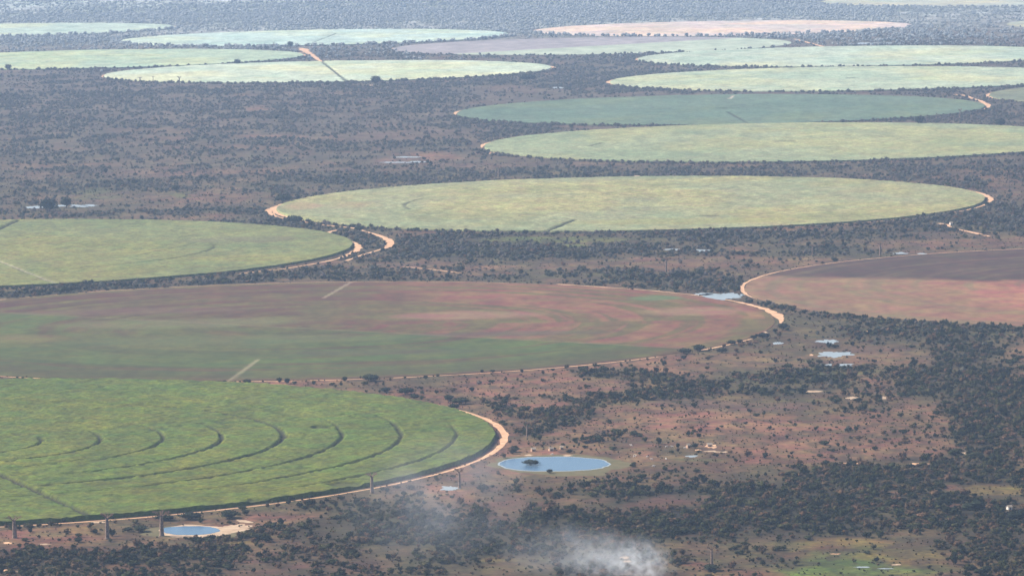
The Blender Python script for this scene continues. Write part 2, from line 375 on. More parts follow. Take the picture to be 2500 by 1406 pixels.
def disc(key, nrad, nth, hgt, rough, base, seed, mat, patches=(), rings=(), lines=(), colfn=None, ripple=0.0, spots=()):
    cx, cy, R = FIELDS[key]
    rr = np.concatenate([np.linspace(0.5, R, nrad), [R + .25, R + .5]])
    th = np.linspace(0, 2 * np.pi, nth, endpoint=False)
    Rr, T = np.meshgrid(rr, th, indexing='ij')
    wob = 1 + (fbm(np.cos(T) * 40, np.sin(T) * 40, 3.0, seed + 3) - .5) * 0.006
    x = cx + Rr * wob * np.cos(T); y = cy + Rr * wob * np.sin(T)
    n1 = fbm(x, y, 6.0, seed, 3); n2 = fbm(x, y, 60, seed + 1, 3, sy=90); n3 = fbm(x, y, 190, seed + 2, 3, sy=260)
    z = hgt * (0.80 + 0.4 * n2) + rough * (n1 - .5) * 2
    base = np.array(base)
    k = max(1.0, cy / 6000.0)
    g1 = vn(x, y, 7 * k, seed + 21, sy=20 * k); g2 = vn(x, y, 16 * k, seed + 22, sy=44 * k)
    c = base * (0.38 + 0.94 * n1 + 0.30 * n2)[..., None]
    grain = (0.74 + 0.28 * g1 + 0.24 * g2)
    c = c * grain[..., None]
    c = mixc(c, c * np.array([1.30, 1.10, 0.80]), sst(.40, .70, n3) * .6)
    c = mixc(c, c * np.array([.72, .86, .85]), sst(.45, .72, fbm(x, y, 110, seed + 7, 3, sy=170)) * .5)
    pol = fbm(Rr * 1.0, T * R, 9.0, seed + 5, 2, sy=260.0)
    c = c * (1 + ripple * (pol - .5))[..., None]
    if colfn is not None: c = colfn(x, y, Rr, T, c, cx, cy) * grain[..., None]
    for (px, py, rx, ry, col, w) in patches:
        ox, oy = at(px, py); m = mpp(px, py); ryw = (at(px, py - ry)[1] - at(px, py + ry)[1]) / 2
        q = ((x - ox) / (rx * m)) ** 2 + ((y - oy) / ryw) ** 2
        g = (1 - sst(.2, 1.6, q + (n2 - .5) * 1.2)) * w
        c = mixc(c, np.array(col) * (.8 + .4 * n1)[..., None], g)
    soil = np.array((0.026, 0.027, 0.010))
    for (r0, w, a0, a1, dep) in rings:
        ang = (np.degrees(T) + 180) % 360 - 180
        inr = sst(a0 - 6, a0 + 6, ang) * (1 - sst(a1 - 6, a1 + 6, ang))
        ww = w * (.35 + .8 * fbm(T * r0, T * 0 + r0, 45, seed + 40, 2))
        g = (1 - sst(ww * .5, ww * .5 + 1.0, np.abs(Rr - r0 - 4 * (n2 - .5)) + 1.6 * (n1 - .5))) * inr * dep
        z = z * (1 - .62 * g); c = mixc(c, soil * (.7 + .6 * n1)[..., None], g)
    for (p, q, w, dep, col) in lines:
        a, b = px_line(p, q)
        g = (1 - sst(w * .5, w * .5 + 1.8, seg_d(x, y, a, b) + 1.5 * (n1 - .5))) * dep
        z = z * (1 - g) + .22 * g
        c = mixc(c, np.array(col if col else soil) * (.8 + .4 * n1)[..., None], g)
    for (px, py, rx, ry) in spots:          # spots where the crop is missing
        ox, oy = at(px, py); m = mpp(px, py); ryw = (at(px, py - ry)[1] - at(px, py + ry)[1]) / 2
        q = ((x - ox) / (rx * m)) ** 2 + ((y - oy) / ryw) ** 2
        g = (1 - sst(.5, 1.3, q + (n1 - .5)))
        z = z * (1 - .5 * g); c = mixc(c, soil * 1.6, g * .6)
    z = np.maximum(z, .18)
    z[-1, :] = -0.4
    V = np.stack([x.ravel(), y.ravel(), z.ravel()], 1)
    V[:, 0] -= cx; V[:, 1] -= cy
    n0, n1_ = x.shape; I = np.arange(n0 * n1_).reshape(n0, n1_); J = np.roll(I, -1, axis=1)
    Fq = np.stack([I[:-1], I[1:], J[1:], J[:-1]], -1).reshape(-1, 4)
    me = mesh_np("crop_field", V, Fq, mat, c.reshape(-1, 3))
    return me

GREEN_A = (0.070, 0.088, 0.012)
def colB(x, y, Rr, T, c, cx, cy):
    red = np.array((0.066, 0.028, 0.014)); pink = np.array((0.150, 0.066, 0.034)); grn = np.array((0.044, 0.056, 0.010)); olv = np.array((0.066, 0.050, 0.014))
    a, b = px_line((0, 763), (1720, 853))
    s = ((x - a[0]) * (b[1] - a[1]) - (y - a[1]) * (b[0] - a[0])) / math.hypot(b[0] - a[0], b[1] - a[1])   # >0 nearer than the line
    n = fbm(x, y, 70, 77, 3, sy=140); rp = fbm(Rr, T * 500, 17.0, 78, 4, sy=520.0)
    up = mixc(red * (.7 + .6 * n)[..., None], pink * (.8 + .4 * n)[..., None], sst(-50, 260, x - cx + 60 * (n - .5)) * .85)
    up = mixc(up, olv, sst(.42, .62, rp) * .9)
    lo = mixc(grn * (.8 + .5 * n)[..., None], red * (.75 + .3 * n)[..., None], sst(.52, .66, fbm(Rr, T * 500, 34, 79, 4, sy=500)) * .7)
    lo = mixc(lo, red * .85, sst(360, 490, Rr) * .4)
    c2 = mixc(up, lo, sst(-14, 14, s + 10 * (n - .5)))
    c2 = mixc(c2, olv, (1 - sst(60, 260, np.hypot((x + 350) / 1.0, (y - 4850) / 1.4))) * .55)
    return c2 * (.84 + .32 * fbm(x, y, 12, 80, 2))[..., None] * (1 + .6 * (rp - .5))[..., None]

def colE(x, y, Rr, T, c, cx, cy):
    dk = np.array((0.046, 0.023, 0.014)); pk = np.array((0.195, 0.080, 0.048))
    a, b = px_line((1990, 677), (2500, 685))
    s = ((x - a[0]) * (b[1] - a[1]) - (y - a[1]) * (b[0] - a[0])) / math.hypot(b[0] - a[0], b[1] - a[1])
    n = fbm(x, y, 60, 87, 3, sy=120); rp = fbm(Rr, T * 500, 15.0, 88, 4, sy=520.0)
    lo = pk * (.74 + .52 * n)[..., None]
    lo = mixc(lo, np.array((0.105, 0.078, 0.036)), sst(.52, .72, rp) * .62)
    lo = mixc(lo, np.array((0.120, 0.090, 0.042)), (1 - sst(-330, -160, x - cx)) * .5)
    dkk = mixc(dk * (.7 + .6 * n)[..., None], np.array((.085, .055, .028)), sst(.45, .7, rp) * .6)
    c2 = mixc(dkk, lo, sst(-26, 26, s + 60 * (n - .5)))
    return c2 * (.86 + .28 * fbm(x, y, 12, 90, 2))[..., None]

def colL(x, y, Rr, T, c, cx, cy):
    mv = np.array((0.200, 0.172, 0.170))
    a, b = px_line((1141, 131), (1690, 100))
    s = ((x - a[0]) * (b[1] - a[1]) - (y - a[1]) * (b[0] - a[0])) / math.hypot(b[0] - a[0], b[1] - a[1])
    n = fbm(x, y, 60, 97, 3, sy=120)
    return mixc(mv * (.8 + .4 * n)[..., None], np.array((.26, .29, .21)) * (.85 + .3 * n)[..., None], sst(-6, 6, s))

rA = [(100, 3.4, -50, 18, .9), (151, 3.6, -56, 24, .95), (204, 3.2, -38, 45, .85), (192, 3, -60, -40, .6), (255, 4.0, -54, 24, 1), (307, 5.4, -66, 60, 1.0), (307, 3, 60, 100, .5),
      (358, 4.0, -54, 20, .95), (358, 3, -75, -54, .5), (410, 3.6, -50, 16, .9), (410, 3, 16, 45, .4), (458, 3.2, -46, 8, .8)]
FSPEC = {
 'A': dict(nrad=340, nth=1700, hgt=3.3, rough=1.0, base=GREEN_A, seed=100, mat=M_crop, rings=rA,
           lines=[((-60, 1138), (215, 1264), 5.5, 1, None)], spots=[(785, 1052, 24, 5), (845, 1190, 44, 6), (640, 1229, 60, 3)],
           label="bright green circular cane field with dark curved wheel tracks at lower left"),
 'B': dict(nrad=210, nth=1100, hgt=.35, rough=.06, base=(.1, .1, .06), seed=200, mat=M_low, colfn=colB,
           lines=[((630, 878), (556, 932), 2.8, .5, (.24, .20, .12)), ((856, 690), (790, 728), 3, .5, (.25, .2, .13)), ((-200, 753), (1722, 853), 3.0, .35, (.16, .11, .07))],
           patches=[(60, 828, 110, 12, (.13, .08, .03), .4), (420, 790, 300, 12, (.10, .095, .036), .55), (600, 830, 420, 12, (.072, .082, .026), .5), (1600, 728, 60, 6, (.06, .10, .035), .8), (1150, 770, 180, 10, (.22, .115, .075), .5), (1700, 760, 120, 10, (.23, .125, .075), .5), (350, 760, 300, 8, (.09, .048, .034), .5), (1250, 815, 220, 6, (.055, .04, .028), .6), (950, 860, 260, 7, (.062, .044, .028), .4)],
           label="large reddish brown and green circular field bordered by pale dirt track"),
 'C': dict(nrad=180, nth=900, hgt=2.6, rough=.45, base=(0.180, 0.182, 0.090), seed=300, mat=M_crop,
           rings=[(322, 5, 158, 186, .7), (322, 5, -186, -162, .7)],
           lines=[((1403, 541), (1335, 568), 5, 1, None), ((950, 462), (1850, 490), 4, .45, None), ((850, 468), (960, 463), 4, .5, None)],
           patches=[(740, 508, 50, 8, (.22, .15, .08), .7), (860, 505, 70, 8, (.21, .15, .075), .6), (2100, 470, 60, 6, (.17, .13, .06), .4), (1650, 545, 300, 8, (.19, .18, .055), .5)], spots=[(1733, 531, 26, 2.5)],
           label="pale green circular field with sandy double track round its left tip"),
 'D': dict(nrad=180, nth=900, hgt=2.6, rough=.45, base=(0.116, 0.124, 0.042), seed=400, mat=M_crop,
           rings=[(331, 4, -50, 4, .8), (318, 3, -75, -50, .4)], lines=[((45, 541), (-20, 572), 6, 1, None), ((-20, 635), (135, 696), 4, .5, (.2, .17, .13)), ((330, 630), (470, 600), 3, .25, None)],
           patches=[(590, 590, 120, 8, (.105, .09, .045), .6), (250, 570, 60, 8, (.075, .08, .035), .5), (150, 630, 160, 10, (.14, .13, .035), .4)],
           label="green circular field at left with curved sandy track round its right tip"),
 'E': dict(nrad=190, nth=1000, hgt=.3, rough=.05, base=(.1, .1, .06), seed=500, mat=M_low, colfn=colE,
           label="ploughed circular field, dark behind and pink in front, at right edge"),
 'F': dict(nrad=130, nth=600, hgt=2.4, rough=.45, base=(0.175, 0.192, 0.100), seed=600, mat=M_crop, spots=[(1915, 348, 32, 2.2)],
           lines=[((1470, 352), (1440, 360), 5, .8, None), ((1380, 368), (1460, 369), 5, .5, None)],
           label="green circular field with dark bar near its middle, behind the widest pale green field"),
 'G': dict(nrad=120, nth=560, hgt=2.2, rough=.4, base=(0.076, 0.110, 0.068), seed=700, mat=M_crop, spots=[(1775, 267, 20, 1.6)],
           lines=[((1778, 276), (1830, 306), 6, .8, None), ((1790, 236), (1782, 244), 6, .8, (.4, .33, .25))],
           label="darker blue-green circular field among paler green ones at right"),
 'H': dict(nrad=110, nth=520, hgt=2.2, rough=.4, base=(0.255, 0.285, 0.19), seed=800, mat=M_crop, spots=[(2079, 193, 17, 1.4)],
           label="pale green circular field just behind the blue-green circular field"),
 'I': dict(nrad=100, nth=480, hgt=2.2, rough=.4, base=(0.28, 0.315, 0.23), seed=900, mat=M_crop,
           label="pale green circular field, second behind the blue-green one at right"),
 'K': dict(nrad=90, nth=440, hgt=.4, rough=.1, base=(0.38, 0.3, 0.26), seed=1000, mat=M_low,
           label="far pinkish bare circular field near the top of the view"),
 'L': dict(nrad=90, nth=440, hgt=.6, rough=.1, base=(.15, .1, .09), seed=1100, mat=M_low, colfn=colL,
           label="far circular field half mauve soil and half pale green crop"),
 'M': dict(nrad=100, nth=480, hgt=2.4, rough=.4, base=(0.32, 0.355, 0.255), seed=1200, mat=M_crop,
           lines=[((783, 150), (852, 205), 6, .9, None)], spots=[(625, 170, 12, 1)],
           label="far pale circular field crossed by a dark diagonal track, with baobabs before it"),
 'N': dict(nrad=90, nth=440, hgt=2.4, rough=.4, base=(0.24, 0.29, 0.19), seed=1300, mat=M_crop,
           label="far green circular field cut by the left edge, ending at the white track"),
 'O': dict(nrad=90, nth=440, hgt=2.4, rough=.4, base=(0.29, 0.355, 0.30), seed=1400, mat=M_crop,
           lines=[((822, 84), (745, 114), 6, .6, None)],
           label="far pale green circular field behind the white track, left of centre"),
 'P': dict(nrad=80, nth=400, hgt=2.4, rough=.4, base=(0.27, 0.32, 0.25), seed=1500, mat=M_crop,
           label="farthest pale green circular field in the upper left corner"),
 'S': dict(nrad=90, nth=440, hgt=2.2, rough=.4, base=(0.11, 0.12, 0.07), seed=1600, mat=M_crop,
           label="dull green field cut by the right edge beside the blue-green field"),
 'T': dict(nrad=80, nth=400, hgt=.5, rough=.1, base=(0.22, 0.23, 0.17), seed=1700, mat=M_low,
           label="faint field tip at the right edge near the top"),
 'U': dict(nrad=80, nth=400, hgt=.5, rough=.1, base=(0.26, 0.26, 0.2), seed=1800, mat=M_low,
           label="faint hazy field touching the top edge at the right"),
}
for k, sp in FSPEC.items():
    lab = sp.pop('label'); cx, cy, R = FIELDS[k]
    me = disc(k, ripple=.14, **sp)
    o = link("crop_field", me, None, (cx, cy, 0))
    tag(o, lab, "field", "circular irrigated fields")

# ------------------------------------------------------------------ ponds, pools, sand
KEEP = []      # ground areas bushes stay off: (cx, cy, rx, ry)
def blob_sheet(name, px, py, rx, ry, z, mat, seed, wob=.16, point=1.0, n=110, keep=True, tilt=0.0):
    m = mpp(px, py); P = []
    for i in range(n):
        t = 2 * math.pi * i / n
        w = 1 + wob * (1.4 * (float(vn(np.array([math.cos(t) * 1.1 + seed]), np.array([math.sin(t) * 1.1]), 1.0, seed)[0]) - .5) + 2.0 * (float(fbm(np.array([math.cos(t) * 4 + seed]), np.array([math.sin(t) * 4]), 1.2, seed)[0]) - .5))
        sx = math.copysign(abs(math.cos(t)) ** point, math.cos(t)) * rx * w; sy = math.sin(t) * ry * w
        P.append(at(px + sx, py + sy - tilt * sx))
    cx, cy = at(px, py)
    V = [(0, 0, 0)] + [(p[0] - cx, p[1] - cy, 0) for p in P]
    Fs = [(0, 1 + (i + 1) % n, 1 + i) for i in range(n)]
    me = bpy.data.meshes.new(name); me.from_pydata(V, [], Fs); me.update(); me.materials.append(mat)
    o = link(name, me, None, (cx, cy, z))
    tag(o, kind="structure")
    if keep:
        ys = [p[1] for p in P]; KEEP.append((cx, (max(ys) + min(ys)) / 2, rx * m, (max(ys) - min(ys)) / 2))
    return o

blob_sheet("pond_shore", 1362, 1133, 168, 26, .06, M_mud, 3, .22, keep=True)
blob_sheet("silt_margin", 1352, 1132.5, 137, 18.6, .11, M_milky, 4, .05, .9, keep=False)
blob_sheet("pond", 1352, 1132.3, 132, 17.4, .16, M_water, 4, .05, .9)
blob_sheet("sand_shore", 480, 1299, 122, 16, .06, M_mud, 5, .2)
blob_sheet("sand_shore", 478, 1297, 86, 14, .11, M_sandw, 7, .22, keep=False)
blob_sheet("sand_shore", 560, 1292, 46, 8, .13, M_sandw, 6, .5, keep=False, tilt=.13)
blob_sheet("sand_patch", 596, 1272, 20, 3, .12, M_sandw, 8, .2, tilt=-.12)
blob_sheet("pond", 462, 1294.5, 72, 11, .18, M_water, 9, .10, .9)
WH = [(1762, 724, 44, 9), (1715, 719, 22, 3), (2030, 865, 44, 7), (2020, 834, 24, 5), (2046, 891, 32, 3), (85, 506, 22, 2.5), (140, 503, 18, 2.5),
      (192, 503, 24, 3), (222, 502, 18, 2), (972, 397, 30, 1.5), (1020, 396, 26, 1.5), (1000, 384, 40, 1.2), (1640, 610, 24, 2), (1718, 612, 20, 3), (1098, 1191, 20, 5),
      (2200, 619, 16, 2), (2250, 620, 12, 1.5), (1362, 215, 14, 1.6), (1690, 1114, 14, 2), (1900, 838, 10, 3), (2105, 1384, 20, 1.4), (2165, 1388, 16, 1.2), (2110, 107, 22, 2), (2160, 106, 40, 1.2),
      (1670, 730, 14, 2)]
for i, w in enumerate(WH):
    blob_sheet("pool", *w, .2, M_milky, 20 + i, .5)
SD = [(1736, 1089, 13, 4), (1762, 1103, 14, 2), (1740, 1102, 22, 1.5), (1704, 1099, 8, 1.6), (1520, 1361, 12, 3), (1531, 1369, 9, 2.5), (12, 1392, 12, 2.2), (36, 1395, 5, 2), (48, 1395, 6, 2), (20, 1325, 12, 2.5),
      (1980, 955, 28, 2), (2078, 972, 15, 3), (2240, 1132, 22, 2.5), (2358, 1106, 12, 2), (2158, 971, 5, 3), (2124, 811, 7, 2.5), (1868, 812, 6, 2.5), (240, 1275, 16, 2), (1203, 375, 9, 2.5), (1555, 431, 8, 1.5),
      (900, 209, 18, 1.5), (742, 122, 10, 4), (1550, 1110, 5, 1.5), (1385, 1112, 9, 1.5), (2092, 1131, 40, 1.2), (2300, 547, 7, 2), (110, 1328, 14, 1.5), (1980, 867, 4, 2), (968, 119, 10, 1.5), (2190, 1378, 12, 1.5), (2040, 1352, 12, 1.2), (1290, 1111, 12, 1.5)]
for i, s in enumerate(SD):
    blob_sheet("sand_patch", *s, .14, M_sandw if i % 3 else M_sand, 60 + i, .6)

# ------------------------------------------------------------------ dirt tracks
TRK = []       # sampled centre lines, for keeping bushes off
def ribbon(name, pts, widths, z, mat, world=False, broken=0.0):
    P = [Vector((*p, 0)) for p in (pts if world else [at(*q) for q in pts])]
    if not isinstance(widths, (list, tuple)): widths = [widths] * len(P)
    Q = []; W = []
    for i in range(len(P) - 1):
        p0 = P[max(i - 1, 0)]; p1 = P[i]; p2 = P[i + 1]; p3 = P[min(i + 2, len(P) - 1)]
        n = max(3, int((p2 - p1).length / 6))
        for k in range(n):
            t = k / n
            Q.append(.5 * ((2 * p1) + (p2 - p0) * t + (2 * p0 - 5 * p1 + 4 * p2 - p3) * t * t + (-p0 + 3 * p1 - 3 * p2 + p3) * t ** 3))
            W.append(widths[i] * (1 - t) + widths[i + 1] * t)
    Q.append(P[-1]); W.append(widths[-1])
    V = []
    o0 = Q[len(Q) // 2].copy()
    for i, q in enumerate(Q):
        d = (Q[min(i + 1, len(Q) - 1)] - Q[max(i - 1, 0)]); d.normalize(); nrm = Vector((-d.y, d.x, 0))
        wl = W[i] * .5 * (1 + .9 * (float(vn(np.array([q.x]), np.array([q.y]), 14, 5)[0]) - .5)); wr = W[i] * .5 * (1 + .9 * (float(vn(np.array([q.x]), np.array([q.y]), 11, 8)[0]) - .5))
        a = q + nrm * wl - o0; b = q - nrm * wr - o0
        V += [(a.x, a.y, 0), (b.x, b.y, 0)]
        TRK.append((q.x, q.y, W[i]))
    Fs = [(2 * i, 2 * i + 1, 2 * i + 3, 2 * i + 2) for i in range(len(Q) - 1) if float(vn(np.array([Q[i].x]), np.array([Q[i].y]), 26, 77)[0]) >= broken]
    me = bpy.data.meshes.new(name); me.from_pydata(V, [], Fs); me.update(); me.materials.append(mat)
    return tag(link(name, me, None, (o0.x, o0.y, z)), kind="structure")

def arc(key, off, a0, a1, w, wt=None, tip=0.0):
    cx, cy, R = FIELDS[key]; n = max(6, int(abs(a1 - a0) / 3)); pts = []; ws = []
    for i in range(n + 1):
        a = a0 + (a1 - a0) * i / n; t = R_(a)
        pts.append((cx + (R + off) * math.cos(t), cy + (R + off) * math.sin(t)))
        k = max(0, 1 - abs(a - tip) / 22) if wt else 0
        e = min(1, i / 3, (n - i) / 3) * .8 + .2
        ws.append((w + (wt - w) * k if wt else w) * e)
    ribbon("dirt_track", pts, ws, .18, M_sand, True, .22 if not wt else .0)

arc('A', 9.0, -84, 52, 3.4, 7.5, 2); arc('A', 6.5, -150, -92, 2.4)
arc('B', 4.5, 58, 178, 2.2); arc('B', 7, -6, 58, 3.4, 11, 4); arc('B', 6.0, -178, -18, 3.2)
arc('C', 3.5, 128, 208, 6.0, 9, 178); arc('C', 8, -36, 26, 3.5, 9, 0); arc('C', 8, -70, -40, 3.0)
arc('E', 3.5, 64, 192, 2.6, 5, 176)
arc('F', 5.0, 140, 182, 5, 9, 172); arc('G', 5.0, 128, 184, 6, 9, 175); arc('G', 6, -20, 40, 6, 9, 5); arc('H', 5, 135, 190, 6, 9, 180)
arc('I', 4, 150, 190, 5); arc('M', 5, -25, 35, 7, 12, 0); arc('M', 5, 150, 200, 4); arc('K', 4, 160, 190, 5); arc('N', 4, -10, 25, 6); arc('P', 4, -5, 40, 5); arc('S', 5, 150, 190, 6)
RB = [
 ([(748, 490), (712, 496), (680, 503), (661, 511), (656, 517), (668, 526), (690, 533), (712, 537)], [3, 5, 7, 9, 9, 6, 5, 4]),
 ([(735, 541), (765, 546), (800, 551), (830, 554), (865, 558), (900, 568), (930, 577), (950, 588), (955, 597), (948, 603), (925, 611), (895, 620), (870, 628), (845, 637)], [5, 5, 6, 8, 6, 5, 8, 11, 13, 9, 5, 5, 4, 5]),
 ([(822, 562), (806, 566), (800, 571), (815, 577), (840, 584), (862, 593), (874, 602), (872, 610), (860, 618), (842, 626), (815, 634), (785, 641), (740, 649), (690, 657), (640, 662), (585, 669)], [5, 6, 6, 5, 6, 8, 9, 9, 8, 7, 5, 5, 4, 4, 3.5, 3]),
 ([(985, 651), (1020, 655), (1070, 660), (1130, 668)], [3, 5, 5, 3]),
 ([(2312, 548), (2322, 556), (2345, 562), (2370, 567), (2396, 573)], [5, 6, 7, 8, 6]),
 ([(2403, 575), (2417, 578)], [6, 6]), ([(2291, 546), (2306, 548)], [7, 7]),
 ([(733, 118), (748, 126), (765, 138), (785, 152)], [10, 14, 13, 6]), ([(730, 129), (742, 130), (752, 131)], [8, 8, 8]),
 ([(2330, 231), (2355, 234), (2372, 240), (2395, 248), (2412, 258), (2416, 263)], [8, 8, 8, 9, 11, 8]),
 ([(2418, 241), (2424, 235), (2445, 231)], [7, 9, 5]),
 ([(1940, 96), (1962, 102), (1985, 108), (2015, 116)], [9, 9, 9, 9]),
 ([(1360, 694), (1450, 700), (1560, 710), (1675, 722), (1760, 734)], [3.5, 4, 4, 4, 4]),
 ([(1715, 100), (1760, 107), (1850, 113)], [4, 4, 3]),
]
for pts, ws in RB: ribbon("dirt_track", pts, ws, .24, M_sand)

# ------------------------------------------------------------------ vegetation meshes
def leafy(name, mat, seed, w, h, lobes, nleaf, ls, stem=True, z0=0.0):
    """crown of several lobes carried by many leaf-sized clusters around a ragged core"""
    rs = np.random.default_rng(seed); V = []; Fs = []
    L = []
    for i in range(lobes):
        a = rs.uniform(0, 2 * np.pi); r = rs.uniform(.0, .34) * w
        L.append((r * math.cos(a), r * math.sin(a), z0 + h * rs.uniform(.38, .66), w * rs.uniform(.20, .34), h * rs.uniform(.24, .36)))
    def add(vs, fs):
        n = len(V); V.extend(vs); Fs.extend([tuple(i + n for i in f) for f in fs])
    for (x, y, z, rx, rz) in L:
        ns, nq = 7, 5; vs = []; fs = []
        for j in range(nq + 1):
            ph = math.pi * j / nq
            for i in range(ns):
                t = 2 * math.pi * i / ns + j * .4; k = .80 * rs.uniform(.72, 1.12)
                vs.append((x + rx * k * math.sin(ph) * math.cos(t), y + rx * k * math.sin(ph) * math.sin(t), z + rz * k * math.cos(ph)))
        for j in range(nq):
            for i in range(ns):
                a, b = j * ns + i, j * ns + (i + 1) % ns
                fs.append((a, a + ns, b + ns, b))
        add(vs, fs)
    for q in range(nleaf):
        x, y, z, rx, rz = L[rs.integers(len(L))]
        d = rs.normal(size=3); d /= np.linalg.norm(d); k = rs.uniform(.82, 1.22)
        c = np.array((x + d[0] * rx * k, y + d[1] * rx * k, max(z0 + .15, z + d[2] * rz * k)))
        e = rs.normal(size=3); e /= np.linalg.norm(e); g = np.cross(d + .5 * rs.normal(size=3), e); g /= np.linalg.norm(g) + 1e-6
        s = ls * rs.uniform(.5, 1.3)
        add([tuple(c + e * s), tuple(c + g * s * .8), tuple(c - e * s * .9), tuple(c - g * s * .7)], [(0, 1, 2, 3)])
    if stem:
        for i in range(3):
            a = rs.uniform(0, 6.28); b = MB(); b.tube([(0, 0, -.1), (math.cos(a) * w * .12, math.sin(a) * w * .12, z0 + h * .45)], [w * .035, w * .02], 5); add(b.v, b.f)
    me = bpy.data.meshes.new(name); me.from_pydata([tuple(map(float, v)) for v in V], [], Fs); me.update(); me.materials.append(mat)
    return me

BUSH = [leafy("bush", M_bush, 40 + i, w, h, lo, nl, .42) for i, (w, h, lo, nl) in enumerate([(1.0 * 6, 4.2, 6, 150), (6, 3.2, 7, 150), (5, 4.8, 5, 140), (7, 3.6, 8, 170), (4.6, 3.4, 4, 110)])]
HAZED_BUSH = [leafy("hazed_bush", M_hazed_bush, 140 + i, 6, 4.2, 6, 120, .5) for i in range(2)]
HAZED_TREE = [leafy("hazed_tree", M_hazed_tree, 150 + i, 7, 5.5, 7, 120, .6) for i in range(2)]
CROWN = [leafy("crown", M_tree, 70 + i, 10, 7, 10, 420, .55, False, .3) for i in range(3)] + [leafy("crown", M_tree, 80, 14, 6.5, 14, 520, .6, False, .5)]
TRUNKM = []
for i in range(2):
    b = MB(); random.seed(50 + i)
    b.tube([(0, 0, -.2), (.1, 0, 1.2), (.1, .1, 3.2)], [.45, .36, .25], 8)
    for k in range(4):
        a = k * 1.6 + i; b.tube([(.1, .05, 1.6 + .3 * k), (math.cos(a) * 1.4, math.sin(a) * 1.4, 3.2 + .3 * k), (math.cos(a) * 2.6, math.sin(a) * 2.6, 4.6)], [.2, .14, .06], 6)
    TRUNKM.append(b.mesh("trunk", M_wood))

# baobab: fat tapering trunk, flat-topped tuft of stubby branches
def baobab_meshes(seed):
    random.seed(seed)
    t = MB(); lean = random.uniform(-.35, .35)
    zs = [0, .03, .1, .25, .45, .65, .78, .84]; rs = [.092, .078, .068, .064, .060, .053, .046, .030]
    t.tube([(lean * .05 * z / .84, 0, z * 1.0 - .01) for z in zs], rs, 16, wob=.05)
    br = MB(); fo = MB(); tw = []
    n = 9
    for k in range(n):
        a = 2 * math.pi * k / n + random.uniform(-.25, .25); L = random.uniform(.12, .21)
        p0 = (lean * .05 + math.cos(a) * .018, math.sin(a) * .018, .79)
        p1 = (lean * .05 + math.cos(a) * L * .5, math.sin(a) * L * .5, .83 + random.uniform(0, .03)); p2 = (lean * .05 + math.cos(a) * L, math.sin(a) * L, .90 + random.uniform(0, .05))
        br.tube([p0, p1, p2], [.020, .013, .007], 6)
        for j in range(4):
            b2 = a + random.uniform(-.8, .8); q = (p2[0] + math.cos(b2) * .05, p2[1] + math.sin(b2) * .05, p2[2] + random.uniform(.0, .05))
            s = p1 if j < 2 else p2
            br.tube([s, q], [.008, .004], 4); tw.append(q)
    for q in tw:
        for j in range(9):
            c = np.array(q) + np.random.default_rng(int(abs(q[0]) * 1e5) + j).normal(size=3) * np.array((.018, .018, .010))
            e = Vector([random.uniform(-1, 1) for _ in range(3)]).normalized() * .010; g = e.cross(Vector((random.uniform(-1, 1), .3, 1))).normalized() * .009
            c = Vector(c); fo.add([c + e, c + g, c - e, c - g], [(0, 1, 2, 3)])
    return t.mesh("trunk", M_bark), br.mesh("branches", M_twig), fo.mesh("foliage", M_twig)
BAO = [baobab_meshes(s) for s in (3, 5, 9, 14)]
for bm in BAO:
    for p in bm[0].polygons: p.use_smooth = True
# px, py of the base, height in photograph pixels, relative girth, label
BAOBABS = [
 (36, 1313, 54, 1.25, "dark stout baobab in shade at left edge, nearest of all, beside green crop"),
 (262, 1315, 64, 1.0, "baobab with white sunlit trunk, left of the small bright pond"),
 (395, 1308, 62, 1.1, "baobab standing against the left end of the small bright pond"),
 (908, 1203, 50, 1.1, "dark leaning baobab on the near edge of the bright green cane field"),
 (1122, 1192, 50, .9, "pinkish baobab above the faint smoke, left of the blue pond"),
 (1287, 1066, 38, .8, "slim white baobab in dark bushes just behind the blue pond"),
 (1738, 1381, 50, .8, "slim pale baobab with wide thin crown at bottom, right of the smoke"),
 (1626, 664, 36, .8, "grey slender baobab in scrub behind the big brown field"),
 (1984, 624, 28, 1.0, "baobab with bushy brown crown, left of the pair behind the ploughed field"),
 (2149, 624, 32, 1.0, "tall dark baobab right on the rim of the ploughed field"),
 (1218, 431, 25, 1.3, "thick pale baobab behind the widest pale green field, left part"),
 (1018, 429, 19, .9, "faint grey baobab left of the thick pale one, below the shallow pools"),
 (1106, 405, 16, .9, "faint pinkish baobab right of the shallow pools in the scrub"),
 (1312, 405, 16, .9, "faint baobab near the far side of the strip, right of the thick pale one"),
 (1413, 424, 18, .9, "rightmost faint baobab in scrub between two green fields"),
 (1218, 316, 14, .9, "lone pale baobab below the left end of the blue-green field"),
 (65, 441, 24, .8, "faint thin baobab near left edge in the scrub, left of a darker one"),
 (129, 443, 26, .9, "dark thin baobab in the left scrub above the white pools"),
 (411, 457, 20, .8, "pinkish baobab beside a round dark tree in the left scrub"),
 (2287, 291, 15, .9, "leftmost baobab of the cluster right of the blue-green field"),
 (2320, 301, 15, .9, "nearest baobab of the cluster right of the blue-green field"),
 (2328, 297, 14, .9, "small pale baobab in the middle of the cluster at right"),
 (2344, 290, 24, .8, "tallest dark baobab of the cluster right of the blue-green field"),
 (342, 208, 20, 1.0, "white trunked baobab at the left of the row before the far pale field"),
 (374, 201, 14, .8, "small crowned baobab second in the row before the far pale field"),
 (438, 208, 21, 1.0, "white trunked baobab third in the row before the far pale field"),
 (684, 216, 12, .8, "lone small white baobab right of the row before the far field"),
 (748, 56, 10, .8, "tiny white baobab far off in the hazy woodland at the top"),
 (669, 116, 13, .8, "far baobab standing between two pale fields left of the white track"),
 (1390, 206, 12, .8, "lone faint baobab right of the far pale field's sandy tip"),
]
